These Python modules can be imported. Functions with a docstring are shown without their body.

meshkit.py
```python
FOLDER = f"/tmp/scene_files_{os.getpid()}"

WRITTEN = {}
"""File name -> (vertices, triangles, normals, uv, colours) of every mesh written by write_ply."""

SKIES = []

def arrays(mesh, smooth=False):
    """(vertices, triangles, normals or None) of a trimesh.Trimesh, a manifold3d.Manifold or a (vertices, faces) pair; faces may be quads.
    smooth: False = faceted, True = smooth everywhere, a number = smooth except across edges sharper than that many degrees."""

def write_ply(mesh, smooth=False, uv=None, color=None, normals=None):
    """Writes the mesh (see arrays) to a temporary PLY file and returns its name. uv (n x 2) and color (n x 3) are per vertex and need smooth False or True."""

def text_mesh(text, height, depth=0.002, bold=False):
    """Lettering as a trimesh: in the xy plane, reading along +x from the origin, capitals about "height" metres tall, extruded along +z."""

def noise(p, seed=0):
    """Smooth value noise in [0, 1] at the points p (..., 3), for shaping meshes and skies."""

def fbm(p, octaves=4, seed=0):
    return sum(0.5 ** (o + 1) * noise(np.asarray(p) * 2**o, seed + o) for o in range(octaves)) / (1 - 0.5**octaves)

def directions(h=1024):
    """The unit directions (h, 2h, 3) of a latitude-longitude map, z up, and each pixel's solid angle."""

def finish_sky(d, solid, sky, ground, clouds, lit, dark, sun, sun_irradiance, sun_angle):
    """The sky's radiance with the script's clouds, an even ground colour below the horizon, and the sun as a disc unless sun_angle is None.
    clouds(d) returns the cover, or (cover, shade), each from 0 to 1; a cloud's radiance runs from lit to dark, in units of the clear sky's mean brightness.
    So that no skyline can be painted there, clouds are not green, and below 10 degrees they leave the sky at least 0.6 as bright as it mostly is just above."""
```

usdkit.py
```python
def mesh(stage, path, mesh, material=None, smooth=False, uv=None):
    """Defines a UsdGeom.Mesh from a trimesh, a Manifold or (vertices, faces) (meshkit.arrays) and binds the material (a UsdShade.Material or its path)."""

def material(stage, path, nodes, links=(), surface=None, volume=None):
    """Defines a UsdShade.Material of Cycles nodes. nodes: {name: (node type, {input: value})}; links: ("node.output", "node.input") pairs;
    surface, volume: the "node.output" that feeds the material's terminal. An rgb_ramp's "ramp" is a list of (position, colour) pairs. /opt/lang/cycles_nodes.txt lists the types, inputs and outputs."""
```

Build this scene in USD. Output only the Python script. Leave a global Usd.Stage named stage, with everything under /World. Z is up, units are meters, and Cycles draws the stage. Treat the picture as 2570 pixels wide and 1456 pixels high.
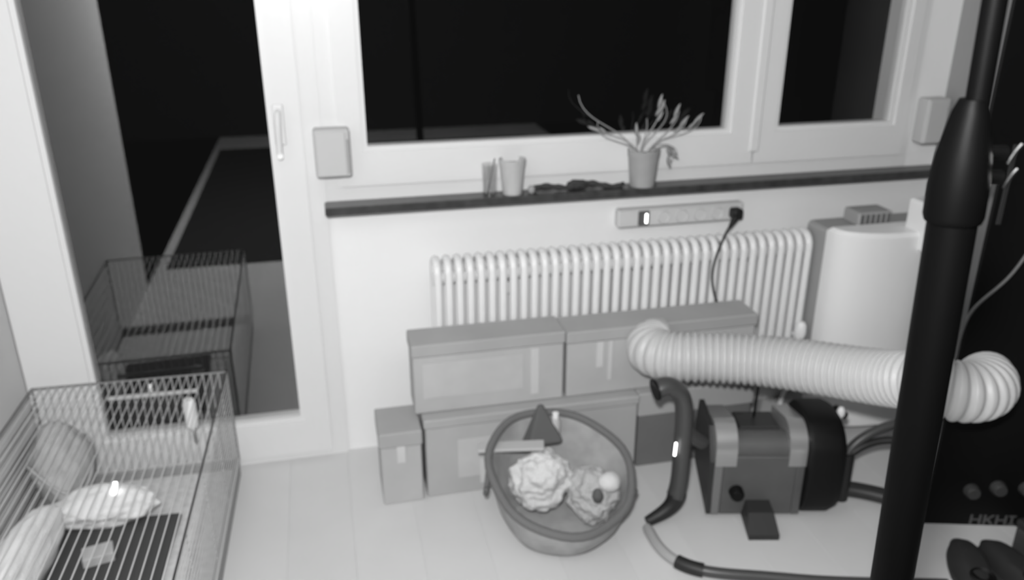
import math, random
import numpy as np, trimesh, usdkit, meshkit
from pxr import Usd, UsdGeom, UsdLux, UsdShade, Gf, Sdf
from shapely.geometry import Polygon, box as sbox

stage = Usd.Stage.CreateInMemory()
UsdGeom.SetStageUpAxis(stage, UsdGeom.Tokens.z)
UsdGeom.SetStageMetersPerUnit(stage, 1.0)
UsdGeom.Xform.Define(stage, '/World')
UsdGeom.Scope.Define(stage, '/World/Looks')
PI = math.pi

# ------------------------------------------------------------------ camera, sky, lights, exposure
PITCH, YAW, ROLL = (math.radians(a) for a in (22.0, 12.94, -0.098))
fw = np.array([math.sin(YAW)*math.cos(PITCH), math.cos(YAW)*math.cos(PITCH), -math.sin(PITCH)])
rt = np.array([math.cos(YAW), -math.sin(YAW), 0]); up = np.cross(rt, fw)
c_, s_ = math.cos(ROLL), math.sin(ROLL)
rt, up = c_*rt + s_*up, c_*up - s_*rt
cam = UsdGeom.Camera.Define(stage, '/World/camera')
M4 = Gf.Matrix4d(*[float(x) for x in (*rt, 0, *up, 0, *(-fw), 0, 0, 0, 1.6, 1)])
cam.AddTransformOp().Set(M4)
cam.CreateHorizontalApertureAttr(36.0)
cam.CreateVerticalApertureAttr(36.0*1456/2570)
cam.CreateFocalLengthAttr(36.0*2073.2/2570)
cam.CreateClippingRangeAttr(Gf.Vec2f(0.05, 100))
cam.CreateFStopAttr(3.8)
cam.CreateFocusDistanceAttr(1.05)
cam.CreateExposureAttr(0.0)

sky = UsdLux.DomeLight.Define(stage, '/World/night_sky')
sky.CreateColorAttr(Gf.Vec3f(1, 1, 1)); sky.CreateIntensityAttr(0.0015)
LAMP = (-0.065, -0.02, 1.80)
key_light = UsdLux.SphereLight.Define(stage, '/World/added_key_light')  # unseen key light, added above the camera
key_light.CreateRadiusAttr(0.042); key_light.CreateIntensityAttr(1.0); key_light.CreateExposureAttr(11.5)
key_light.AddTranslateOp().Set(Gf.Vec3d(*LAMP))

# ------------------------------------------------------------------ materials (all greys: the photograph is black and white)
def lin(s):
    return s/12.92 if s <= 0.04045 else ((s+0.055)/1.055)**2.4
LOOK = {}
def mat(name, g, rough=0.5, metallic=0.0, var=0.0, scale=8.0, bump=0.0, bscale=60.0, spec=0.5, coat=0.0, sheen=0.0):
    g = max(0.001, g)
    nodes = {'p': ('principled_bsdf', {'base_color': (g, g, g), 'roughness': rough, 'metallic': metallic, 'specular_ior_level': spec, 'coat_weight': coat, 'sheen_weight': sheen})}
    links = []
    if var or bump:
        nodes['tc'] = ('texture_coordinate', {})
    if var:
        a, b = g*(1-var), min(0.95, g*(1+var))
        nodes['n'] = ('noise_texture', {'scale': scale, 'detail': 4.0})
        nodes['r'] = ('rgb_ramp', {'ramp': [(0.3, (a, a, a)), (0.7, (b, b, b))]})
        links += [('tc.object', 'n.vector'), ('n.fac', 'r.fac'), ('r.color', 'p.base_color')]
    if bump:
        nodes['n2'] = ('noise_texture', {'scale': bscale, 'detail': 3.0})
        nodes['b'] = ('bump', {'strength': bump, 'distance': 0.01})
        links += [('tc.object', 'n2.vector'), ('n2.fac', 'b.height'), ('b.normal', 'p.normal')]
    m = usdkit.material(stage, '/World/Looks/'+name, nodes, links, surface='p.BSDF')
    LOOK[name] = m
    return m
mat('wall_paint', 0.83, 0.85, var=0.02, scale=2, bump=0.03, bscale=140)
mat('dark_room_tone', 0.015, 0.9)  # near black: the darkness of the unlit room put into the colour
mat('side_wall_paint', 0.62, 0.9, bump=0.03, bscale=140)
mat('dimmed_right_wall', 0.30, 0.9, bump=0.03, bscale=140)  # darkened colour carries the dimness of the right corner
mat('ceiling_paint', 0.5, 0.9)
for i, g in enumerate((0.61, 0.62, 0.635, 0.615)):
    mat('floor_laminate_%d' % i, g, 0.42, var=0.03, scale=3, spec=0.4)
mat('frame_white', 0.72, 0.38)
mat('seal_grey', 0.30, 0.6)
mat('sill_dark', 0.045, 0.35, var=0.3, scale=30)
mat('radiator_enamel', 0.80, 0.35)
mat('valve_white', 0.85, 0.4)
mat('carton_a', 0.43, 0.85, var=0.05, scale=6)
mat('carton_b', 0.39, 0.85, var=0.05, scale=6)
mat('carton_lid', 0.37, 0.85, var=0.05, scale=6)
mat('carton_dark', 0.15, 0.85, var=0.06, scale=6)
mat('tape', 0.56, 0.25, var=0.05)
mat('print_panel', 0.47, 0.8, var=0.06, scale=9)
mat('hose_white', 0.52, 0.45)
mat('hose_end', 0.45, 0.5)
mat('appliance_white', 0.82, 0.35)
mat('appliance_grey', 0.33, 0.5)
mat('vent_dark', 0.10, 0.6)
mat('machine_grey', 0.085, 0.5, var=0.08, scale=14)
mat('edge_grey', 0.16, 0.5)
mat('machine_dark', 0.022, 0.5)
mat('machine_black', 0.003, 0.6, spec=0.25)
mat('band_metal', 0.42, 0.3, metallic=0.55)
mat('rubber_black', 0.012, 0.55)
mat('tube_grey', 0.055, 0.4)
mat('tube_light', 0.35, 0.5)
mat('stand_black', 0.0012, 0.5, spec=0.05)
mat('chrome', 0.75, 0.15, metallic=1.0)
mat('cabinet_black', 0.0025, 0.6, spec=0.2)
mat('cabinet_trim', 0.035, 0.4)
mat('knob_grey', 0.045, 0.5)
mat('print_pale', 0.07, 0.7)
mat('basket_fabric', 0.36, 0.9, var=0.12, scale=22, bump=0.2, bscale=240)
mat('basket_piping', 0.14, 0.85)
mat('cloth_white', 0.62, 0.9, var=0.06, scale=12)
mat('cloth_grey', 0.42, 0.95, var=0.08, scale=14, bump=0.2, bscale=120)
mat('cloth_dark', 0.10, 0.95)
mat('plush_white', 0.80, 0.95, bump=0.3, bscale=160)
mat('paper_strip', 0.46, 0.8)
mat('wire_metal', 0.50, 0.4)
mat('tray_plastic', 0.30, 0.6)
mat('litter_pale', 0.62, 0.95, var=0.12, scale=50, bump=0.3, bscale=200)
mat('mat_dark', 0.06, 0.95)
mat('bottle_white', 0.85, 0.35)
mat('pot_pale', 0.48, 0.6, var=0.08, scale=12)
mat('pot_grey', 0.33, 0.6, var=0.08, scale=12)
mat('soil', 0.05, 0.95)
mat('twig_dark', 0.04, 0.9)
mat('box_grey', 0.50, 0.6)
mat('box_dark_edge', 0.30, 0.6)
mat('strip_grey', 0.60, 0.5)
mat('strip_dark', 0.09, 0.5)
mat('plug_black', 0.008, 0.5)
mat('cable_black', 0.012, 0.5)
mat('cable_grey', 0.12, 0.5)
mat('shoe_dark', 0.016, 0.85)
mat('shoe_sole', 0.03, 0.8)
mat('sheet_dark', 0.012, 0.95)
mat('lamp_metal', 0.3, 0.4, metallic=0.8)
LOOK['leaf'] = usdkit.material(stage, '/World/Looks/leaf', {
    'p': ('principled_bsdf', {'base_color': (0.5, 0.5, 0.5), 'roughness': 0.5}),
    't': ('translucent_bsdf', {'color': (0.45, 0.45, 0.45)}),
    'm': ('mix_closure', {'fac': 0.3})}, [('p.BSDF', 'm.closure1'), ('t.BSDF', 'm.closure2')], surface='m.closure')
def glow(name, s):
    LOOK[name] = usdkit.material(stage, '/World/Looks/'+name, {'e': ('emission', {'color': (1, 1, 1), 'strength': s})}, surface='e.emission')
glow('lamp_glint_glow', 6.0)  # for the switch lamp, and for glints put in as glowing parts
# window glass: see-through, with a mirror share that follows Schlick's curve for a sealed double pane
def glass(name, r0):
    LOOK[name] = usdkit.material(stage, '/World/Looks/'+name, {
        'l': ('layer_weight', {'blend': 0.5}),
        'p': ('math', {'math_type': 'power', 'value2': 4.0}),
        'k': ('math', {'math_type': 'multiply_add', 'value2': 0.85, 'value3': r0}),
        't': ('transparent_bsdf', {'color': (0.97, 0.97, 0.97)}),
        'g': ('glossy_bsdf', {'color': (1, 1, 1), 'roughness': 0.0}),
        'm': ('mix_closure', {})},
        [('l.facing', 'p.value1'), ('p.value', 'k.value1'), ('k.value', 'm.fac'), ('t.BSDF', 'm.closure1'), ('g.BSDF', 'm.closure2')], surface='m.closure')
glass('pane_glass', 0.09)
glass('jar_glass', 0.10)

# ------------------------------------------------------------------ helpers
COUNT = {}
def numbered(parent, name):
    k = (parent, name); n = COUNT.get(k, 0); COUNT[k] = n+1
    return f'{parent}/{name}' + (f'_{n:03d}' if n else '')
class Thing:
    def __init__(s, path, M): s.path, s.M = path, M
def keys(prim, label=None, cat=None, group=None, kind=None):
    for k, v in (('label', label), ('category', cat), ('group', group), ('kind', kind)):
        if v: prim.SetCustomDataByKey(k, v)
def thing(name, label, cat, loc=(0, 0, 0), rot=0.0, group=None, kind=None):
    p = numbered('/World', name)
    x = UsdGeom.Xform.Define(stage, p)
    x.AddTranslateOp().Set(Gf.Vec3d(*map(float, loc)))
    if rot: x.AddRotateZOp().Set(float(rot))
    keys(x.GetPrim(), label, cat, group, kind)
    M = trimesh.transformations.rotation_matrix(math.radians(rot), [0, 0, 1]); M[:3, 3] = loc
    return Thing(p, M)
def arr(mesh):
    v, f, _ = meshkit.arrays(mesh)
    return np.array(v, float), np.array(f)
def part(parent, name, mesh, m, label=None, smooth=False, world=False, kind=None):
    v, f = arr(mesh)
    if world:
        v = trimesh.transform_points(v, np.linalg.inv(parent.M))
    p = numbered(parent.path, name)
    pr = usdkit.mesh(stage, p, (v, f), LOOK[m], smooth=smooth).GetPrim()
    keys(pr, label, None, None, kind)
    return Thing(p, parent.M)
def single(name, mesh, m, label, cat, smooth=False, group=None, kind=None):
    """a thing that is one mesh; its points are given in world space, its origin goes to its base centre"""
    v, f = arr(mesh)
    lo, hi = v.min(0), v.max(0); base = np.array([(lo[0]+hi[0])/2, (lo[1]+hi[1])/2, lo[2]])
    p = numbered('/World', name)
    g = usdkit.mesh(stage, p, (v-base, f), LOOK[m], smooth=smooth)
    UsdGeom.Xformable(g).AddTranslateOp().Set(Gf.Vec3d(*map(float, base)))
    keys(g.GetPrim(), label, cat, group, kind)
    M = np.eye(4); M[:3, 3] = base
    return Thing(p, M)
def join(*ms):
    vs, fs, n = [], [], 0
    for m in ms:
        v, f = arr(m); vs.append(v); fs.append(f+n); n += len(v)
    return np.vstack(vs), np.vstack(fs)
def move(m, t=(0, 0, 0), rx=0, ry=0, rz=0):
    v, f = arr(m)
    R = trimesh.transformations.euler_matrix(math.radians(rx), math.radians(ry), math.radians(rz))
    return trimesh.transform_points(v, R)+np.asarray(t, float), f
def hull(pts):
    h = trimesh.convex.convex_hull(np.asarray(pts, float)); return np.array(h.vertices), np.array(h.faces)
def bx(x0, x1, y0, y1, z0, z1, c=0.0):
    """a box with chamfered edges"""
    lo, hi = np.array([x0, y0, z0], float), np.array([x1, y1, z1], float)
    c = min(c, 0.45*(hi-lo).min())
    if c <= 0:
        b = trimesh.creation.box(bounds=[lo, hi]); return np.array(b.vertices), np.array(b.faces)
    pts = []
    for s in np.ndindex(2, 2, 2):
        p = np.where(np.array(s) == 1, hi, lo); d = np.where(np.array(s) == 1, -1, 1)*c
        for k in range(3):
            q = p+d; q[k] = p[k]; pts.append(q)
    return hull(pts)
def rbx(x0, x1, y0, y1, z0, z1, r, sub=2):
    s = trimesh.creation.icosphere(subdivisions=sub, radius=r).vertices
    return hull(np.vstack([s+[x, y, z] for x in (x0+r, x1-r) for y in (y0+r, y1-r) for z in (z0+r, z1-r)]))
def spline(pts, n=40):
    from scipy.interpolate import CubicSpline
    p = np.asarray(pts, float); t = np.r_[0, np.cumsum(np.linalg.norm(np.diff(p, axis=0), axis=1))]
    return CubicSpline(t, p)(np.linspace(0, t[-1], n))
def tube(path, r, n=10, caps=True, flat=1.0, closed=False):
    """sweep of a circle along the path; r may vary; flat squeezes the section"""
    P = np.asarray(path, float); m = len(P); r = np.broadcast_to(np.asarray(r, float), (m,))
    T = np.gradient(P, axis=0) if not closed else np.roll(P, -1, 0)-np.roll(P, 1, 0)
    T /= np.linalg.norm(T, axis=1, keepdims=True)
    a = np.array([0, 0, 1.0]) if abs(T[0, 2]) < 0.9 else np.array([0, 1.0, 0])
    N = np.cross(T[0], a); N /= np.linalg.norm(N); rings = []
    for i in range(m):
        N = N-T[i]*(N@T[i]); N /= np.linalg.norm(N); B = np.cross(T[i], N)
        th = np.linspace(0, 2*PI, n, endpoint=False)
        rings.append(P[i]+r[i]*(np.cos(th)[:, None]*N+flat*np.sin(th)[:, None]*B))
    v = np.vstack(rings); f = []
    for i in range(m if closed else m-1):
        for j in range(n):
            a0, b0 = i*n+j, i*n+(j+1) % n; k = ((i+1) % m)*n
            f += [(a0, b0, k+(j+1) % n), (a0, k+(j+1) % n, k+j)]
    if caps and not closed:
        v = np.vstack([v, P[0], P[-1]]); c0, c1 = m*n, m*n+1
        for j in range(n):
            f += [(c0, (j+1) % n, j), (c1, (m-1)*n+j, (m-1)*n+(j+1) % n)]
    return v, np.array(f)
def rod(a, b, r, n=6): return tube([a, b], r, n)
def lathe(prof, n=32, c=(0, 0, 0)):
    prof = np.asarray(prof, float); m = len(prof)
    th = np.linspace(0, 2*PI, n, endpoint=False)
    v = np.stack([np.outer(prof[:, 0], np.cos(th)), np.outer(prof[:, 0], np.sin(th)), np.repeat(prof[:, 1:2], n, 1)], -1).reshape(-1, 3)+np.asarray(c)
    f = []
    for i in range(m-1):
        for j in range(n):
            a, b = i*n+j, i*n+(j+1) % n
            f += [(a, b, b+n), (a, b+n, a+n)]
    return v, np.array(f)
def blob(c, rad, amp=0.15, freq=3.0, seed=0, sub=4, rz=0):
    s = trimesh.creation.icosphere(subdivisions=sub); v = np.array(s.vertices)
    d = 1+amp*(2*meshkit.fbm(v*freq+10+seed*7.3, 3, seed)-1)
    v = v*d[:, None]*np.asarray(rad); v, f = move((v, s.faces), c, rz=rz); return v, f
def plate(poly, depth, axis='y', at=0.0):
    """polygon in (x, z) extruded by depth along +y from y=at"""
    m = trimesh.creation.extrude_polygon(poly, depth, engine='earcut')
    v = np.array(m.vertices); v = np.stack([v[:, 0], at+depth-v[:, 2], v[:, 1]], -1)
    return v, np.array(m.faces)

# ------------------------------------------------------------------ the setting
D = 2.536                                  # room face of the window wall
XL, XR, YB, ZC = -0.957, 2.15, -3.2, 2.5
def struct(name, mesh, m, smooth=False):
    return single(name, mesh, m, None, None, smooth=smooth, kind='structure')
fl = thing('floor', 'pale grey laminate floor of long boards', None, (0, 0, 0), kind='structure')
part(fl, 'underlay', bx(XL, XR, YB, D, -0.05, -0.012), 'floor_laminate_0')
rng = random.Random(4)
x = -0.957; k = 0
edges = [XL, -0.77, -0.58, -0.39, -0.20, -0.01, 0.18, 0.37, 0.56, 0.75, 0.94, 1.13, 1.32, 1.51, 1.70, 1.89, 2.08, XR]
for a, b in zip(edges[:-1], edges[1:]):
    cut = rng.uniform(0.2, 1.6)
    for y0, y1 in ((YB, cut-1.3), (cut-1.3, cut), (cut, D)):
        part(fl, 'board', bx(a+0.0001, b-0.0001, y0+0.0001, y1-0.0001, -0.012, 0.0, 0.0005), 'floor_laminate_%d' % rng.randrange(4))
wall_poly = Polygon([(XL-0.15, 0), (XR+0.15, 0), (XR+0.15, ZC), (XL-0.15, ZC)])
door_hole, win_hole = sbox(-0.945, -0.1, -0.012, 2.22), sbox(-0.02, 0.90, 2.02, 2.22)
struct('wall_window', plate(wall_poly.difference(door_hole).difference(win_hole), 0.2, at=D), 'wall_paint')
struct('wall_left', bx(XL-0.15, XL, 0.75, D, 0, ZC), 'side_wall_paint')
struct('wall_right', bx(XR, XR+0.15, 1.9, D, 0, ZC), 'dimmed_right_wall')
struct('wall_passage', bx(XR+1.5, XR+1.65, YB, 2.0, 0, ZC), 'dark_room_tone')
struct('wall_rear', bx(XL-2.0, XR+1.5, YB-0.15, YB, 0, ZC), 'dark_room_tone')
struct('wall_hall', bx(XL-2.15, XL-2.0, YB, 0.9, 0, ZC), 'dark_room_tone')
struct('ceiling', bx(XL-2.15, XR+1.65, YB-0.15, D+0.2, ZC, ZC+0.1), 'ceiling_paint')

# balcony door: frame, leaf, pane, handle
dr = thing('door_1', 'white balcony door with a tall dark glass pane', None, (-0.478, D, 0), kind='structure')
def ring(x0, x1, z0, z1, hx0, hx1, hz0, hz1, y0, dep):
    return plate(sbox(x0, z0, x1, z1).difference(sbox(hx0, hz0, hx1, hz1)), dep, at=y0)
part(dr, 'door_frame', ring(-0.953, -0.003, 0.0, 2.23, -0.885, -0.065, 0.03, 2.15, D-0.012, 0.13), 'frame_white', world=True)
part(dr, 'door_leaf', ring(-0.892, -0.058, 0.022, 2.16, -0.772, -0.138, 0.148, 2.06, D-0.022, 0.075), 'frame_white', world=True)
part(dr, 'glazing_bead', ring(-0.774, -0.136, 0.146, 2.062, -0.757, -0.153, 0.163, 2.045, D-0.014, 0.05), 'frame_white', world=True)
part(dr, 'pane', bx(-0.757, -0.153, D+0.006, D+0.010, 0.163, 2.045), 'pane_glass', world=True)
hd = part(dr, 'handle_plate', rbx(-0.137, -0.105, D-0.033, D-0.0215, 1.085, 1.205, 0.005), 'frame_white', world=True, smooth=30)
part(hd, 'handle_lever', tube(spline([(-0.121, D-0.03, 1.18), (-0.121, D-0.06, 1.18), (-0.122, D-0.066, 1.16), (-0.125, D-0.066, 1.06)], 16), 0.009, 8), 'frame_white', world=True, smooth=40)
# window: frame, fixed sash, opening sash, panes, sill
wn = thing('window_1', 'white two-part window with dark panes above the radiator', None, (1.0, D, 0.9), kind='structure')
part(wn, 'window_frame', ring(-0.003, 2.025, 0.90, 2.23, 0.055, 1.985, 0.955, 2.15, D-0.008, 0.11), 'frame_white', world=True)
part(wn, 'sash', ring(0.045, 1.414, 0.945, 2.16, 0.115, 1.332, 1.05, 2.06, D-0.018, 0.07), 'frame_white', world=True)
part(wn, 'sash', ring(1.42, 1.995, 0.945, 2.16, 1.49, 1.952, 1.05, 2.06, D-0.018, 0.07), 'frame_white', world=True)
part(wn, 'mullion', bx(1.40, 1.434, D-0.026, D-0.0175, 0.985, 2.14, 0.004), 'frame_white', world=True)
for a, b in ((0.115, 1.332), (1.49, 1.952)):
    part(wn, 'glazing_bead', ring(a-0.002, b+0.002, 1.048, 2.062, a+0.015, b-0.015, 1.065, 2.045, D-0.010, 0.045), 'frame_white', world=True)
    part(wn, 'pane', bx(a+0.015, b-0.015, D+0.008, D+0.012, 1.065, 2.045), 'pane_glass', world=True)
part(wn, 'window_sill', bx(-0.012, 2.135, D-0.088, D-0.0085, 0.874, 0.90, 0.004), 'sill_dark', world=True, label='dark narrow window sill')

# ------------------------------------------------------------------ radiator under the window
ra = thing('radiator', 'long white column radiator under the window sill', 'radiator', (0.97, 2.43, 0))
x0, n_col, pitch = 0.312, 38, 0.0347
def column(xc):
    pts = []
    y0, y1, z0, z1, r = 2.392, 2.472, 0.14, 0.715, 0.038
    for cy, cz, a0 in ((y1-r, z1-r, 0), (y0+r, z1-r, 90), (y0+r, z0+r, 180), (y1-r, z0+r, 270)):
        for a in np.linspace(a0, a0+90, 6):
            pts.append((xc, cy+r*math.cos(math.radians(a)), cz+r*math.sin(math.radians(a))))
    return tube(pts, 0.0138, 8, closed=True)
for i in range(n_col):
    part(ra, 'column', column(x0+i*pitch), 'radiator_enamel', world=True, smooth=True)
for z in (0.19, 0.655):
    part(ra, 'header_pipe', tube([(x0-0.012, 2.432, z), (x0+(n_col-1)*pitch+0.012, 2.432, z)], 0.022, 10), 'radiator_enamel', world=True, smooth=40)
for xx in (0.55, 1.4):
    part(ra, 'wall_bracket', bx(xx-0.015, xx+0.015, 2.43, D-0.0015, 0.58, 0.62, 0.003), 'radiator_enamel', world=True)
vb = part(ra, 'supply_pipe', tube(spline([(1.585, 2.425, 0.19), (1.5955, 2.415, 0.17), (1.5975, 2.41, 0.13), (1.5975, 2.41, 0.0)], 20), 0.009, 8), 'radiator_enamel', world=True, smooth=40)
vv = thing('radiator_valve', 'small white valve knob at the right end of the radiator', 'valve', (1.583, 2.352, 0.335))
part(vv, 'valve_body', lathe([(0.0, 0), (0.014, 0), (0.016, 0.012), (0.014, 0.022), (0, 0.022)], 16), 'radiator_enamel', smooth=40)
part(vv, 'knob', lathe([(0.0, 0.02), (0.019, 0.02), (0.021, 0.035), (0.019, 0.06), (0.012, 0.072), (0, 0.074)], 18), 'valve_white', smooth=40)
part(vv, 'valve_stem', rod((0, 0, 0.01), (0.0, 0.045, 0.01), 0.008, 8), 'radiator_enamel', smooth=40)

# power strip on the wall over the radiator, its lit switch, plug and cable
ps = thing('power_strip', 'pale power strip on the wall just above the radiator', 'power strip', (1.155, 2.515, 0.765))
part(ps, 'housing', bx(0.938, 1.395, 2.497, D, 0.752, 0.815, 0.006), 'strip_grey', world=True)
sw = part(ps, 'rocker_switch', bx(1.008, 1.048, 2.492, 2.499, 0.758, 0.809, 0.003), 'strip_dark', world=True, label='dark rocker switch')
part(sw, 'glow_spot', rbx(1.0315, 1.0395, 2.4885, 2.4925, 0.7675, 0.8, 0.0019, 1), 'lamp_glint_glow', world=True, label='tiny lit indicator')
for xx in (1.10, 1.165, 1.23, 1.295):
    s = part(ps, 'socket', move(lathe([(0, 0), (0.019, 0), (0.021, 0.003), (0.0225, 0)], 18), (xx, 2.4965, 0.783), rx=90), 'strip_grey', world=True, smooth=40)
pg = thing('power_plug', 'black plug at the right end of the power strip', 'plug', (1.355, 2.485, 0.765))
part(pg, 'plug_body', join(rbx(1.336, 1.374, 2.452, 2.4965, 0.765, 0.803, 0.010), hull(np.vstack([trimesh.creation.icosphere(2, 0.012).vertices+[1.342, 2.455, 0.772], trimesh.creation.icosphere(2, 0.006).vertices+[1.318, 2.44, 0.748]]))), 'plug_black', world=True, smooth=40)
part(pg, 'cord', tube(spline([(1.322, 2.443, 0.752), (1.295, 2.41, 0.75), (1.262, 2.372, 0.733), (1.238, 2.366, 0.67), (1.232, 2.366, 0.60), (1.25, 2.368, 0.53), (1.29, 2.3708, 0.46), (1.345, 2.371, 0.40)], 40), 0.0042, 7), 'cable_black', world=True, smooth=60)

# ------------------------------------------------------------------ on the window sill and beside the window
def pot(name, label, c, r0, r1, h, m):
    t = thing(name, label, 'flower pot', c)
    part(t, 'pot', lathe([(0, 0), (r0, 0), (r1*0.97, h*0.82), (r1, h*0.82), (r1*1.03, h), (r1*0.93, h), (r1*0.88, h*0.8), (0, h*0.8)], 28), m, smooth=35)
    part(t, 'soil', blob((0, 0, h*0.84), (r1*0.88, r1*0.88, h*0.05), 0.3, 5, 3, 3), 'soil', smooth=True)
    return t
SY = 2.49
p1 = pot('flower_pot', 'pale empty flower pot on the left half of the window sill', (0.574, SY, 0.9), 0.031, 0.042, 0.112, 'pot_pale')
jar = thing('glass_tumbler', 'small clear tumbler left of the pale pot on the sill', 'glass', (0.50, SY, 0.9))
part(jar, 'glass_body', lathe([(0, 0), (0.021, 0), (0.025, 0.10), (0.0235, 0.10), (0.0195, 0.006), (0, 0.006)], 24), 'jar_glass', smooth=40)
part(jar, 'spoon', rod((-0.008, 0, 0.008), (0.018, 0.004, 0.115), 0.0025, 6), 'chrome')
p2 = pot('planted_pot', 'grey flower pot with thin sprouting stems on the sill', (1.012, SY, 0.9), 0.041, 0.052, 0.12, 'pot_grey')
def leaf(a, d, ln, w):
    a, d = np.asarray(a, float), np.asarray(d, float)/np.linalg.norm(d)
    s = np.cross(d, [0, 1, 0]); s /= np.linalg.norm(s)
    t = np.linspace(0, 1, 7); hw = w*np.sin(PI*np.clip(t*0.92+0.06, 0, 1)); q = a+d*(t[:, None]*ln)
    nrm = np.cross(s, d)
    v = np.vstack([q+s*hw[:, None]+nrm*0.002, q-s*hw[:, None]+nrm*0.002, q-nrm*0.002]); f = []
    for i in range(6):
        f += [(i, i+1, 15+i), (i, 15+i, 14+i), (14+i, 15+i, 8+i), (14+i, 8+i, 7+i), (i, 8+i, i+1), (i, 7+i, 8+i)]
    return v, np.array(f)
stems = [((1.0, 1.01), (1.03, 1.08), (1.058, 1.185), 1), ((1.01, 1.01), (1.04, 1.06), (1.072, 1.165), 1), ((1.02, 1.01), (1.075, 1.07), (1.115, 1.155), 1),
         ((1.03, 1.01), (1.10, 1.06), (1.15, 1.115), 1), ((1.035, 1.01), (1.14, 1.06), (1.205, 1.12), 1), ((0.98, 1.01), (0.98, 1.05), (0.975, 1.10), 1),
         ((0.985, 1.01), (0.90, 1.07), (0.825, 1.10), 1), ((0.98, 1.01), (0.88, 1.10), (0.785, 1.20), 0), ((0.99, 1.01), (0.92, 1.05), (0.845, 1.12), 0),
         ((1.0, 1.01), (1.01, 1.06), (1.012, 1.12), 0), ((1.03, 1.01), (1.09, 1.03), (1.13, 0.985), 1), ((1.035, 1.01), (1.08, 1.03), (1.098, 0.965), 1)]
for i, (a, b, c, lf) in enumerate(stems):
    yy = SY+0.012*math.sin(i*2.1)
    s = part(p2, 'stem', tube(spline([(a[0], SY, a[1]-0.02), (a[0], yy, a[1]), (b[0], yy-0.004, b[1]), (c[0], yy-0.008, c[1])], 14), np.linspace(0.0026, 0.0012, 14), 6), 'leaf', world=True, smooth=60)
    if lf:
        d = np.array([c[0]-b[0], 0, c[1]-b[1]]); d /= np.linalg.norm(d)
        tip = np.array([c[0], yy-0.008, c[1]])
        part(s, 'leaf', leaf(tip-d*0.035, d, 0.045, 0.0075), 'leaf', world=True, smooth=True)
        part(s, 'leaf', leaf(tip-d*0.06, d+np.array([0.35, 0, 0.1]), 0.035, 0.006), 'leaf', world=True, smooth=True)
rng = random.Random(9)
tw = [(0.635, 0.906), (0.70, 0.915), (0.76, 0.909), (0.82, 0.917), (0.88, 0.908), (0.945, 0.909)]
single('dried_twig', join(tube(spline([(x, SY-0.005+rng.uniform(-.008, .008), z+0.002) for x, z in tw], 30), 0.009+0.002*np.sin(np.arange(30)*1.7), 8), blob((0.79, SY, 0.916), (0.035, 0.018, 0.0155), 0.3, 4, 2, 3)), 'twig_dark', 'dark knobbly dried twig lying on the sill between two pots', 'twig', smooth=50)
single('pebble', blob((0.632, SY-0.015, 0.9125), (0.012, 0.012, 0.014), 0.15, 2, 5, 3), 'pot_grey', 'small grey pebble on the sill right of the pale pot', 'stone', smooth=True)
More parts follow.
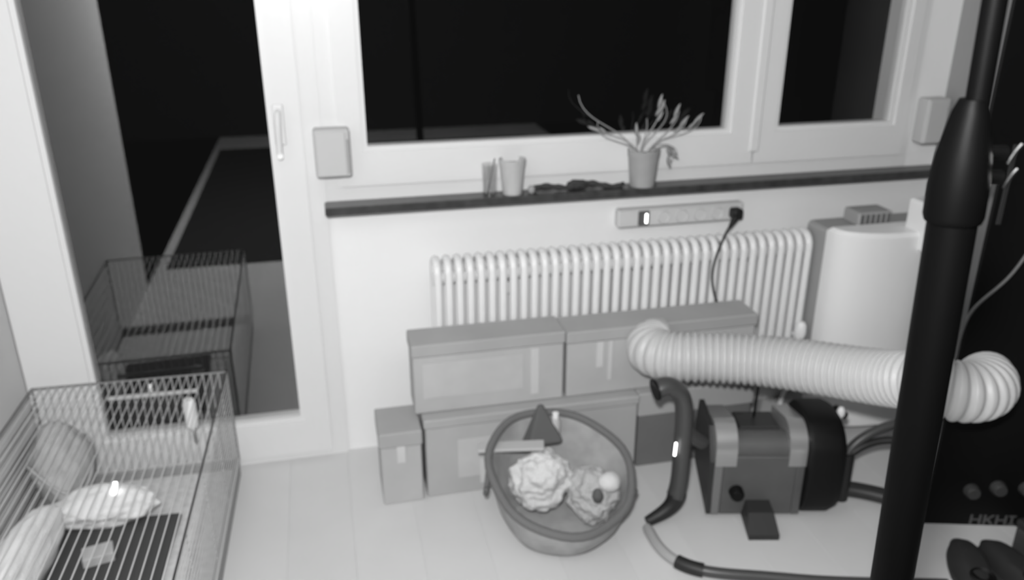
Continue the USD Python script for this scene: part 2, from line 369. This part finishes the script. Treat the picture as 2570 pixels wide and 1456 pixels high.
def wall_box(label, xa, xb, za, zb):
    t = thing('wall_speaker', label, 'speaker', ((xa+xb)/2, D-0.05, za))
    part(t, 'cabinet', rbx(xa, xb, D-0.072, D-0.0125, za, zb, 0.010), 'box_grey', world=True, smooth=30)
    part(t, 'front_cover', rbx(xa+0.006, xb-0.014, D-0.077, D-0.069, za+0.006, zb-0.006, 0.003, 1), 'box_grey', world=True, smooth=30)
    part(t, 'side_strip', bx(xb-0.011, xb-0.004, D-0.0745, D-0.069, za+0.012, zb-0.03, 0.001), 'box_dark_edge', world=True)
    part(t, 'mounting_plate', bx(xa+0.02, xb-0.02, D-0.014, D-0.002, za+0.02, zb-0.02), 'box_grey', world=True)
wall_box('pale grey wall box between the balcony door and the window', -0.028, 0.078, 0.988, 1.132)
wall_box('grey wall box in the right corner beside the window', 2.03, 2.122, 0.988, 1.145)

# ------------------------------------------------------------------ cartons in front of the radiator
def carton(label, xa, xb, ya, yb, za, zb, body, lid=None, lid_h=0.035, panel=None, tapes=(), lid_m='carton_lid'):
    t = thing('carton', label, 'box', ((xa+xb)/2, (ya+yb)/2, za))
    top = zb-(lid_h if lid else 0)
    part(t, 'body', bx(xa, xb, ya, yb, za, top, 0.004), body, world=True)
    if lid:
        part(t, 'lid', bx(xa-0.004, xb+0.004, ya-0.005, yb+0.003, top-0.0005, zb, 0.004), lid_m, world=True)
    if panel:
        part(t, 'print_panel', bx(panel[0], panel[1], ya-0.002, ya+0.001, panel[2], panel[3]), 'print_panel', world=True)
    for (ta, tb, tz0, tz1) in tapes:
        part(t, 'tape', bx(ta, tb, ya-0.003, ya+0.001, tz0, tz1), 'tape', world=True)
    return t
carton('long low carton on the floor under the stacked cartons', 0.23, 0.925, 2.2, 2.362, 0, 0.281, 'carton_b', True, 0.03, (0.33, 0.60, 0.06, 0.20), ((0.40, 0.43, 0.03, 0.12),))
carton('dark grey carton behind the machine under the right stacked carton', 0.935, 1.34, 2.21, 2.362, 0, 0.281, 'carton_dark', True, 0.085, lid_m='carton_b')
carton('left upper carton with a pale front panel, stacked before the radiator', 0.207, 0.682, 2.24, 2.362, 0.282, 0.518, 'carton_a', True, 0.04, (0.235, 0.55, 0.335, 0.455), ((0.575, 0.60, 0.31, 0.47),))
carton('right upper carton behind the ribbed hose, stacked before the radiator', 0.693, 1.34, 2.24, 2.362, 0.282, 0.512, 'carton_a', True, 0.04, None, ((0.79, 0.812, 0.38, 0.47), (0.83, 0.842, 0.33, 0.47)))
carton('small square carton on the floor at the left of the cartons', 0.09, 0.216, 2.19, 2.35, 0, 0.257, 'carton_a', True, 0.05, None, ((0.14, 0.165, 0.15, 0.21),))

# ------------------------------------------------------------------ portable air conditioner, right of the radiator
ac = thing('air_conditioner', 'white portable air conditioner with rounded front beside the radiator', 'air conditioner', (1.83, 2.35, 0))
part(ac, 'back_housing', rbx(1.617, 2.06, 2.30, 2.46, 0.03, 0.752, 0.02), 'appliance_grey', world=True, smooth=30)
fp = []
for a in np.linspace(0, PI, 25):
    fp.append((1.86-0.245*math.cos(a), 2.315-0.12*math.sin(a)**0.8))
fpm = trimesh.creation.extrude_polygon(Polygon([(1.615, 2.33)]+fp+[(2.105, 2.33)]), 0.70, engine='earcut')
v = np.array(fpm.vertices); v[:, 2] += 0.05
cham = trimesh.creation.extrude_polygon(Polygon([(1.615, 2.33)]+fp+[(2.105, 2.33)]).buffer(-0.012), 0.724, engine='earcut')
v2 = np.array(cham.vertices); v2[:, 2] += 0.04
part(ac, 'front_panel', hull(np.vstack([v, v2])), 'appliance_white', world=True, smooth=35, label='white rounded front panel')
tg = part(ac, 'top_grille', bx(1.73, 1.86, 2.33, 2.42, 0.7515, 0.80, 0.006), 'appliance_grey', world=True)
for i in range(6):
    part(tg, 'slat', bx(1.738+i*0.02, 1.75+i*0.02, 2.328, 2.331, 0.76, 0.793), 'vent_dark', world=True)
cb = part(ac, 'control_box', rbx(1.868, 1.985, 2.16, 2.28, 0.70, 0.862, 0.012), 'appliance_white', world=True, smooth=30, label='white control box at the top right corner')
part(cb, 'display', bx(1.895, 1.965, 2.158, 2.161, 0.715, 0.748), 'appliance_grey', world=True)
for xx in (1.68, 2.0):
    part(ac, 'caster', move(lathe([(0, -0.01), (0.025, -0.01), (0.025, 0.01), (0, 0.01)], 14), (xx, 2.38, 0.025), ry=90), 'vent_dark', world=True, smooth=40)
    part(ac, 'caster', move(lathe([(0, -0.01), (0.025, -0.01), (0.025, 0.01), (0, 0.01)], 14), (xx, 2.27, 0.025), ry=90), 'vent_dark', world=True, smooth=40)

# ------------------------------------------------------------------ ribbed exhaust hose
hp_a = [(1.0, 2.225, 0.452), (0.965, 2.21, 0.455), (0.945, 2.165, 0.458), (0.97, 2.115, 0.462), (1.05, 2.07, 0.468), (1.214, 1.985, 0.480), (1.35, 1.82, 0.515), (1.425, 1.64, 0.571)]
ac0 = np.array([1.524, 1.60]); ang = np.radians(np.linspace(203, 345, 8))
hp = spline(hp_a+[(ac0[0]+0.088*math.cos(a), ac0[1]+0.088*math.sin(a), 0.596-0.012*i/8) for i, a in enumerate(ang)], 700)
sl = np.r_[0, np.cumsum(np.linalg.norm(np.diff(hp, axis=0), axis=1))]
R = 0.0775-0.0085*(0.5-0.5*np.cos(2*PI*sl/0.0215))**2
hs = thing('exhaust_hose', 'thick white ribbed hose lying across above the dark machine', 'hose', tuple(hp[350]))
part(hs, 'ribbed_skin', tube(hp, R, 28), 'hose_white', world=True, smooth=True)
part(hs, 'end_collar', tube(hp[:14], 0.0795, 28), 'hose_end', world=True, smooth=40)

# ------------------------------------------------------------------ dark machine in front of the cartons
W = -12.94
mc = thing('machine', 'dark grey boxy machine with shiny shoulder bands and black side pad', 'machine', (1.19, 1.865, 0), W)
# local: x to the right, y away from the camera, z up; the front face is at y=0
def prof(x0, x1, y0, y1, z0, z1, r, n=8):
    """a body whose upper front edge is rounded with radius r"""
    pts = [(y1, z0), (y0, z0)]+[(y0+r-r*math.cos(a), z1-r+r*math.sin(a)) for a in np.linspace(0, PI/2, n)]+[(y1, z1-0.03)]
    return hull([(x, y, z) for x in (x0, x1) for y, z in pts])
part(mc, 'core', prof(-0.098, 0.092, 0.008, 0.215, 0.02, 0.276, 0.05), 'machine_grey', smooth=35)
part(mc, 'front_panel', bx(-0.112, 0.108, 0, 0.012, 0.018, 0.222, 0.004), 'machine_grey')
part(mc, 'top_slot', bx(-0.055, 0.066, 0.075, 0.17, 0.268, 0.2795, 0.003), 'machine_dark')
for xa, xb in ((-0.138, -0.075), (0.080, 0.132)):
    part(mc, 'shoulder_band', prof(xa, xb, -0.002, 0.205, 0.19, 0.312, 0.08, 12), 'band_metal', smooth=35, label='shiny rounded metal band')
part(mc, 'edge_strip', bx(-0.138, -0.112, -0.001, 0.02, 0.018, 0.195, 0.003), 'edge_grey')
part(mc, 'edge_strip', bx(0.106, 0.132, -0.001, 0.02, 0.018, 0.195, 0.003), 'machine_grey')
part(mc, 'side_plate', hull([(x, y, z) for x in (-0.152, -0.137) for y, z in ((0.0, 0.02), (0.19, 0.09), (0.225, 0.20), (0.20, 0.305), (0.06, 0.295), (0.005, 0.20))]), 'machine_dark', label='dark left side plate')
cx = []
for a in np.linspace(0, 2*PI, 36, endpoint=False):
    e = 0.72
    cx.append((0.10+0.135*math.copysign(abs(math.cos(a))**e, math.cos(a)), 0.168+0.167*math.copysign(abs(math.sin(a))**e, math.sin(a))))
pad = hull([(x, 0.10+(y-0.10)*s, 0.168+(z-0.168)*s) for x, s in ((0.133, 0.96), (0.142, 1.0), (0.215, 1.0), (0.238, 0.93), (0.247, 0.8)) for y, z in cx])
part(mc, 'side_pad', pad, 'machine_black', smooth=40, label='thick black rounded side pad')
part(mc, 'round_knob', move(lathe([(0, 0.03), (0.016, 0.03), (0.021, 0.022), (0.022, 0), (0, 0)], 20), (-0.068, 0.0, 0.102), rx=90), 'machine_black', smooth=40, label='small black round knob')
part(mc, 'front_tongue', hull([(x*s, y, z) for y, z, s in ((0.0, 0.07, .8), (0.0, 0.02, 1), (-0.10, 0.0, 1), (-0.10, 0.018, 1), (-0.05, 0.06, .85)) for x in (-0.045, 0.045)]), 'machine_dark', label='dark tongue-shaped foot')
part(mc, 'rear_foot', bx(-0.09, 0.09, 0.12, 0.2, 0, 0.022, 0.003), 'machine_dark')
pgm = part(mc, 'peg', tube([(0.005, 0.14, 0.255), (0.008, 0.137, 0.41)], 0.0045, 8), 'machine_black')
bo = part(mc, 'bolt', tube([(0.232, 0.14, 0.27), (0.262, 0.135, 0.31)], 0.014, 10), 'machine_black', smooth=40)
part(bo, 'bolt_cap', blob((0.262, 0.115, 0.306), (0.013, 0.012, 0.02), 0.05, 2, 1, 3), 'valve_white', smooth=True, label='pale oval cap')
part(bo, 'bolt_washer', tube([(0.255, 0.13, 0.302), (0.285, 0.13, 0.285)], 0.012, 10), 'machine_dark')
# bent arm on the left
ar = thing('bent_arm', 'bent dark grey tube arm standing left of the dark machine', 'arm', (0.95, 1.92, 0))
part(ar, 'arm_tube', tube(spline([(0.865, 1.93, 0.455), (0.90, 1.93, 0.463), (0.935, 1.93, 0.44), (0.955, 1.93, 0.38), (0.957, 1.925, 0.25), (0.955, 1.92, 0.14), (0.945, 1.915, 0.09)], 50), 0.0315, 16, flat=0.8), 'tube_grey', world=True, smooth=40)
part(ar, 'end_cap', tube([(0.858, 1.93, 0.454), (0.866, 1.93, 0.4555)], 0.034, 16, flat=0.9), 'machine_black', world=True, smooth=40)
part(ar, 'lower_tube', tube(spline([(0.948, 1.915, 0.10), (0.935, 1.912, 0.062), (0.90, 1.91, 0.035), (0.855, 1.905, 0.018)], 20), np.linspace(0.029, 0.016, 20), 12), 'rubber_black', world=True, smooth=40)
part(ar, 'link', tube([(0.965, 1.93, 0.30), (1.035, 1.947, 0.245)], 0.022, 10), 'tube_grey', world=True, smooth=40)
part(ar, 'glow_spot', tube([(0.9255, 1.904, 0.243), (0.9265, 1.903, 0.285)], 0.0036, 8), 'lamp_glint_glow', world=True, label='thin glowing glint on the arm')  # glowing rod put in for a glint on the tube
# thick cable looping over the floor from the arm
fc = thing('floor_cable', 'thick dark cable looping across the floor before the machine', 'cable', (0.95, 1.7, 0))
pts = spline([(0.845, 1.885, 0.016), (0.845, 1.83, 0.016), (0.848, 1.785, 0.016), (0.885, 1.705, 0.016), (0.96, 1.655, 0.016), (1.063, 1.617, 0.016), (1.20, 1.567, 0.016), (1.36, 1.52, 0.016), (1.55, 1.47, 0.016)], 60)
part(fc, 'sheath', tube(pts[12:], 0.0155, 10), 'tube_grey', world=True, smooth=60)
part(fc, 'connector', tube(pts[:13], np.r_[0.013, np.full(11, 0.0155), 0.0145], 12), 'tube_light', world=True, smooth=40, label='pale connector')
part(fc, 'plug_sleeve', tube(pts[11:17], 0.0205, 12), 'rubber_black', world=True, smooth=40)
# forked joint on the right and its tubes
fj = thing('forked_joint', 'black forked tube joint between the machine and the pole', 'joint', (1.51, 1.9, 0))
part(fj, 'post', tube([(1.505, 1.90, 0.0), (1.503, 1.90, 0.17)], 0.024, 12), 'rubber_black', world=True, smooth=40)
part(fj, 'upper_hose', tube(spline([(1.503, 1.90, 0.16), (1.53, 1.90, 0.20), (1.58, 1.895, 0.235), (1.66, 1.88, 0.262), (1.70, 1.86, 0.26)], 24), 0.015, 10), 'tube_grey', world=True, smooth=60)
part(fj, 'upper_hose', tube(spline([(1.503, 1.90, 0.15), (1.545, 1.89, 0.19), (1.60, 1.88, 0.21), (1.66, 1.85, 0.215), (1.69, 1.83, 0.20)], 24), 0.012, 10), 'rubber_black', world=True, smooth=60)
part(fj, 'lower_bar', tube(spline([(1.455, 1.925, 0.03), (1.51, 1.91, 0.03), (1.60, 1.86, 0.028), (1.67, 1.80, 0.026)], 20), 0.028, 12, flat=0.85), 'machine_dark', world=True, smooth=40)
part(fj, 'side_link', tube([(1.475, 1.905, 0.20), (1.503, 1.90, 0.165)], 0.011, 8), 'rubber_black', world=True, smooth=40)

# ------------------------------------------------------------------ round fabric basket with cloth
bk = thing('fabric_basket', 'round soft grey fabric basket with dark rim before the cartons', 'basket', (0.60, 1.975, 0))
BC = np.array([0.60, 1.975]); n = 48; lay = []
prof_b = [(0.0, 0.0, 0), (0.13, 0.0, 0), (0.155, 0.012, 0), (0.185, 0.35, 1), (0.205, 0.75, 1), (0.214, 1.0, 1), (0.205, 1.0, 1), (0.19, 0.7, 1), (0.165, 0.3, 1), (0.14, 0.014, 0), (0.0, 0.014, 0)]
th = np.linspace(0, 2*PI, n, endpoint=False)
zr = 0.195+0.075*np.sin(th)-0.012*np.cos(th)
for r, h, k in prof_b:
    wob = 1+0.02*np.sin(3*th+1)+0.012*np.sin(7*th)
    lay.append(np.stack([BC[0]+r*wob*np.cos(th), BC[1]+r*wob*np.sin(th), (h*zr if k else np.full(n, h))], -1))
v = np.vstack(lay); f = []
for i in range(len(prof_b)-1):
    for j in range(n):
        a, b = i*n+j, i*n+(j+1) % n
        f += [(a, b, b+n), (a, b+n, a+n)]
part(bk, 'basket_body', (v, np.array(f)), 'basket_fabric', world=True, smooth=50)
wob = 1+0.02*np.sin(3*th+1)+0.012*np.sin(7*th)
part(bk, 'rim_piping', tube(np.stack([BC[0]+0.212*wob*np.cos(th), BC[1]+0.212*wob*np.sin(th), zr+0.002], -1), 0.0125, 10, closed=True), 'basket_piping', world=True, smooth=True, label='dark rim piping')
for a in (2.85, -0.1):
    aa = np.linspace(a-0.22, a+0.22, 12)
    part(bk, 'carry_loop', tube(np.stack([BC[0]+0.222*np.cos(aa), BC[1]+0.222*np.sin(aa), 0.15+0.05*np.sin(aa)-0.055*np.sin(np.linspace(0, PI, 12))], -1), 0.008, 8), 'basket_piping', world=True, smooth=True)
def crumple(c, rad, seed, m, label):
    single('crumpled_cloth', blob(c, rad, 0.30, 2.2, seed, 5), m, label, 'cloth', smooth=True)
crumple((0.552, 2.035, 0.125), (0.09, 0.082, 0.095), 3, 'cloth_white', 'crumpled white cloth in the round basket')
crumple((0.698, 1.975, 0.10), (0.078, 0.09, 0.075), 8, 'cloth_grey', 'crumpled grey cloth right of the white one in the basket')
single('soft_ball', blob((0.735, 1.925, 0.165), (0.034, 0.032, 0.03), 0.08, 2, 4, 3), 'cloth_white', 'small pale ball on the grey cloth in the basket', 'ball', smooth=True)
single('dark_toy', blob((0.69, 1.895, 0.145), (0.017, 0.017, 0.024), 0.15, 2, 6, 3), 'cloth_dark', 'small dark toy beside the pale ball in the basket', 'toy', smooth=True)
single('pale_strip', move(bx(-0.105, 0.095, -0.024, 0.024, -0.005, 0.005, 0.002), (0.478, 2.075, 0.232), ry=-3, rz=-14), 'paper_strip', 'flat pale strip resting over the left rim of the basket', 'strip')
dt = thing('toy_bag', 'dark pointed pouch at the back rim of the basket', 'pouch', (0.585, 2.125, 0.185))
part(dt, 'pouch', hull(np.vstack([trimesh.creation.icosphere(2, 0.012).vertices+[x, y, z] for x, y, z in ((-0.05, 0.01, 0.02), (0.05, 0.01, 0.02), (0.0, 0.03, 0.12), (-0.04, -0.02, 0.03), (0.045, -0.02, 0.03))])), 'cloth_dark', smooth=40)
bt = thing('small_bottle', 'small pale bottle standing at the back rim of the basket', 'bottle', (0.628, 2.135, 0.215))
part(bt, 'bottle_body', lathe([(0, 0), (0.016, 0), (0.017, 0.05), (0.010, 0.062), (0, 0.062)], 16), 'paper_strip', smooth=40)
part(bt, 'cap', lathe([(0, 0.06), (0.010, 0.06), (0.010, 0.078), (0, 0.08)], 14), 'bottle_white', smooth=40)

# ------------------------------------------------------------------ wire cage by the balcony door
CA = 1.5
cg = thing('wire_cage', 'long wire animal cage on the floor before the balcony door', 'cage', (-0.36, 2.465, 0), -CA)
# local: x to the left is negative, back right corner at the origin, front at y=-1.05
CW, CD, CH = 0.565, 1.05, 0.385
tray = part(cg, 'tray', join(bx(-CW, 0, -CD, 0, 0.0, 0.02, 0.004), bx(-CW, -CW+0.012, -CD, 0, 0.018, 0.065, 0.003), bx(-0.012, 0, -CD, 0, 0.018, 0.065, 0.003), bx(-CW+0.012, -0.012, -0.012, 0, 0.018, 0.065, 0.003), bx(-CW+0.012, -0.012, -CD, -CD+0.012, 0.018, 0.065, 0.003)), 'tray_plastic')
part(cg, 'litter', bx(-CW+0.013, -0.013, -CD+0.013, -0.013, 0.02, 0.034, 0.002), 'litter_pale', kind='stuff')
def panel(name, edge):
    e = edge+[edge[0]]
    return part(cg, name, join(*[rod(a, b, 0.0032, 6) for a, b in zip(e[:-1], e[1:])]), 'wire_metal')
w = 0.0017
tp = panel('top_panel', [(-CW, 0, CH), (0, 0, CH), (0, -CD, CH), (-CW, -CD, CH)])
for i in range(1, 24):
    xx = -CW*i/24
    part(tp, 'bar', rod((xx, 0, CH), (xx, -CD, CH), w, 5), 'wire_metal')
rp = panel('side_panel', [(0, 0, 0.065), (0, 0, CH), (0, -CD, CH), (0, -CD, 0.065)])
for i in range(1, 15):
    zz = 0.065+(CH-0.065)*i/15
    part(rp, 'bar', rod((0, 0, zz), (0, -CD, zz), w, 5), 'wire_metal')
for i in range(1, 4):
    part(rp, 'cross_bar', rod((-0.003, -CD*i/4, 0.065), (-0.003, -CD*i/4, CH), w, 5), 'wire_metal')
lp = panel('side_panel', [(-CW, 0, 0.065), (-CW, 0, CH), (-CW, -CD, CH), (-CW, -CD, 0.065)])
for i in range(1, 15):
    zz = 0.065+(CH-0.065)*i/15
    part(lp, 'bar', rod((-CW, 0, zz), (-CW, -CD, zz), w, 5), 'wire_metal')
bp = panel('back_panel', [(-CW, 0, 0.065), (0, 0, 0.065), (0, 0, CH), (-CW, 0, CH)])
for i in range(1, 24):
    xx = -CW*i/24
    part(bp, 'bar', rod((xx, 0, 0.065), (xx, 0, CH), w, 5), 'wire_metal')
part(bp, 'cross_bar', bx(-0.36, -0.095, -0.008, -0.003, 0.325, 0.338, 0.001), 'wire_metal', label='flat pale crossbar')
fpn = panel('front_panel', [(-CW, -CD, 0.065), (0, -CD, 0.065), (0, -CD, CH), (-CW, -CD, CH)])
for i in range(1, 24):
    xx = -CW*i/24
    part(fpn, 'bar', rod((xx, -CD, 0.065), (xx, -CD, CH), w, 5), 'wire_metal')
wb = thing('water_bottle', 'white water bottle hung on the back bars of the cage', 'bottle', (-0.478, 2.43, 0.215))
part(wb, 'bottle_body', lathe([(0, 0), (0.010, 0), (0.019, 0.015), (0.021, 0.09), (0.014, 0.105), (0, 0.106)], 18), 'bottle_white', smooth=40)
part(wb, 'spout', rod((0, 0, 0.002), (0.004, -0.02, -0.04), 0.004, 8), 'chrome')
part(wb, 'hanger', rod((-0.012, 0.018, 0.06), (-0.012, 0.038, 0.095), 0.003, 6), 'wire_metal')
hm = single('cage_mat', move(rbx(-0.165, 0.165, -0.24, 0.24, 0, 0.014, 0.006, 1), (-0.688, 2.0, 0.034), rz=-3), 'mat_dark', 'dark rectangular mat on the pale litter inside the cage', 'mat', smooth=30)
single('wood_block', move(rbx(-0.04, 0.04, -0.03, 0.03, 0, 0.03, 0.004, 1), (-0.705, 2.06, 0.0482), rz=14), 'paper_strip', 'small pale block on the dark mat inside the cage', 'block', smooth=30)
bd = thing('white_bundle', 'soft white bundle with a tiny glowing glint inside the cage', 'bundle', (-0.80, 2.17, 0.034))
part(bd, 'bundle', join(blob((-0.07, -0.14, 0.075), (0.055, 0.19, 0.085), 0.2, 2, 1, 4, rz=-8), blob((0.075, 0.085, 0.055), (0.15, 0.07, 0.06), 0.22, 2.4, 5, 4)), 'plush_white', smooth=True)
part(bd, 'glow_spot', tube([(0.118, 0.055, 0.112), (0.122, 0.072, 0.140)], 0.0055, 10), 'lamp_glint_glow', label='tiny glowing glint')  # glowing rod put in for a bright glint, no lamp there
cs = thing('grey_cushion', 'rounded light grey cushion in the back left corner of the cage', 'cushion', (-0.852, 2.372, 0.034))
part(cs, 'cushion_body', blob((0, 0, 0.135), (0.082, 0.11, 0.14), 0.18, 1.8, 2, 4), 'cloth_grey', smooth=True)
part(cs, 'seam', tube(np.stack([0.084*np.cos(th), 0.112*np.sin(th)-0.002, 0.14+0.05*np.sin(th*2)], -1), 0.005, 6, closed=True), 'cloth_grey', smooth=True)

# ------------------------------------------------------------------ black pole stand near the camera
p_hi, p_lo = np.array([0.497, 0.568, 1.75]), np.array([0.528, 0.546, 0.55])
def at(z): return p_hi+(p_lo-p_hi)*((p_hi[2]-z)/(p_hi[2]-p_lo[2]))
kd = np.array([math.cos(YAW), -math.sin(YAW), 0])
st = thing('pole_stand', 'black pole stand close by with clamp collar', 'stand', (0.53, 0.545, 0))
part(st, 'lower_pole', tube([at(1.405), at(0.16)], 0.0195, 20), 'stand_black', world=True, smooth=40)
part(st, 'upper_pole', tube([at(2.05)+kd*0.004, at(1.40)+kd*0.004], 0.0092, 20), 'stand_black', world=True, smooth=40)
cl = part(st, 'clamp_collar', tube([at(1.395), at(1.40), at(1.425), at(1.45), at(1.485), at(1.495)], [0.022, 0.0235, 0.0235, 0.021, 0.014, 0.010], 20), 'stand_black', world=True, smooth=40)
for z in (1.432, 1.452):
    part(cl, 'wing_screw', tube([at(z)+kd*0.018, at(z)+kd*0.034], 0.006, 10), 'stand_black', world=True, smooth=40)
    part(cl, 'screw_cap', tube(spline([at(z)+kd*0.033+[0, -0.006, -0.008], at(z)+kd*0.036+[0, -0.006, 0], at(z)+kd*0.041+[0, -0.006, 0.008]], 8), 0.0018, 8), 'chrome', world=True, smooth=40, label='chrome screw edge')
b0 = at(0.2)
for a in (100, 220, 340):
    d = np.array([math.cos(math.radians(a)), math.sin(math.radians(a)), 0])
    part(st, 'leg', tube([b0+d*0.02+[0, 0, 0.12], np.array([b0[0], b0[1], 0.012])+d*0.34], 0.011, 10), 'stand_black', world=True, smooth=40)
# ------------------------------------------------------------------ black cabinet at the right
cbn = thing('black_cabinet', 'tall black cabinet with grey knobs at the right edge', 'cabinet', (1.674, 1.735, 0), -16)
part(cbn, 'body', hull([(x, y, z) for x, y in ((0, 0), (0.006, -0.004), (0.40, -0.004), (0.40, 0.30), (0.20, 0.30)) for z in (0, 1.06)]), 'cabinet_black')
part(cbn, 'upper_body', hull([(x, y, z) for x, y in ((-0.058, 0), (-0.052, -0.004), (0.40, -0.004), (0.40, 0.30), (0.15, 0.30)) for z in (1.0605, 2.05)]), 'cabinet_black')
for xx, zz in ((0.196, 0.138), (0.279, 0.138), (0.122, 0.125)):
    part(cbn, 'knob', move(lathe([(0, 0.025), (0.017, 0.025), (0.021, 0.018), (0.023, 0), (0, 0)], 20), (xx, -0.0035, zz), rx=90), 'knob_grey', smooth=40)
part(cbn, 'trim_strip', bx(0.018, 0.030, -0.008, -0.003, 0.95, 1.16, 0.001), 'cabinet_trim')
# small blurred lettering low on the front
tm = meshkit.text_mesh('HKHI', 0.034, 0.001, bold=True)
v = np.array(tm.vertices); v = np.stack([v[:, 0]*1.15+0.135, -0.0038-v[:, 2], v[:, 1]+0.003], -1)
part(cbn, 'lettering', (v, np.array(tm.faces)), 'print_pale')
single('hanging_cord', tube(spline([(1.772, 1.62, 1.12), (1.762, 1.62, 1.02), (1.735, 1.64, 0.92), (1.70, 1.66, 0.82), (1.668, 1.68, 0.765), (1.655, 1.70, 0.72), (1.652, 1.72, 0.60), (1.652, 1.735, 0.40), (1.652, 1.745, 0.006)], 60), 0.0045, 8), 'cable_grey', 'thin grey cord hanging in front of the black cabinet', 'cord', smooth=60)
# shoes at the bottom right
def shoe(label, c, rz, flip):
    t = thing('shoe', label, 'shoe', c, rz)
    out = np.array([(0.048*math.copysign(abs(math.cos(a))**0.8, math.cos(a))*(1.0 if math.sin(a) > 0 else 0.86)+(0.006*flip*max(0, math.sin(a))), 0.135*math.sin(a)) for a in np.linspace(0, 2*PI, 36, endpoint=False)])
    rings = []
    for z, s in ((0.0, 0.97), (0.006, 1.0), (0.018, 1.0)):
        rings += [(x*s, y*s, z) for x, y in out]
    part(t, 'sole', hull(rings), 'shoe_sole', smooth=40)
    up_ = []
    for z, s, sh in ((0.018, 0.97, 0), (0.04, 0.97, 0.0), (0.062, 0.82, -0.012), (0.07, 0.55, -0.03)):
        up_ += [(x*s, y*s+sh if y > 0 else y*s, z) for x, y in out]
    part(t, 'upper', hull(up_), 'shoe_dark', smooth=50)
    part(t, 'opening', move(lathe([(0, 0.0), (0.026, 0.0), (0.03, 0.006), (0.033, 0.0)], 20), (0, -0.065, 0.0695)), 'machine_black', smooth=40)
shoe('dark left slipper on the floor before the black cabinet', (1.635, 1.485, 0), -22, 1)
shoe('dark right slipper on the floor beside the left one', (1.752, 1.452, 0), -6, -1)
tb = thing('dark_case', 'dark grey case at the bottom right corner of the view', 'case', (1.95, 1.5, 0))
part(tb, 'body', rbx(1.835, 2.06, 1.36, 1.565, 0, 0.09, 0.012), 'knob_grey', world=True, smooth=30)
part(tb, 'case_lid', rbx(1.832, 2.063, 1.357, 1.568, 0.088, 0.115, 0.01), 'machine_dark', world=True, smooth=30)

# ------------------------------------------------------------------ out of the frame: a sheet added for the reflections, and an added lamp
single('added_floor_sheet', bx(-0.9, 1.9, -2.6, 0.5, 0.0, 0.008, 0.002), 'sheet_dark', 'dark rug on the floor behind the viewer, added to darken the reflection in the glass', 'sheet')  # dark sheet added so the mirrored floor ends in darkness
lm = thing('added_lamp', 'pendant lamp added above the viewer, out of view', 'lamp', (LAMP[0], LAMP[1], LAMP[2]+0.052))  # pendant fitting made up around the unseen key light
part(lm, 'holder', lathe([(0, -0.01), (0.035, -0.01), (0.04, 0.0), (0.02, 0.05), (0, 0.05)], 20), 'lamp_metal', smooth=40)
part(lm, 'cord', rod((0, 0, 0.04), (0, 0, ZC-LAMP[2]-0.06), 0.004, 6), 'cable_black')
part(lm, 'ceiling_rose', lathe([(0, 0), (0.05, 0), (0.05, -0.02), (0, -0.03)], 20, (0, 0, ZC-LAMP[2]-0.052)), 'lamp_metal', smooth=40)
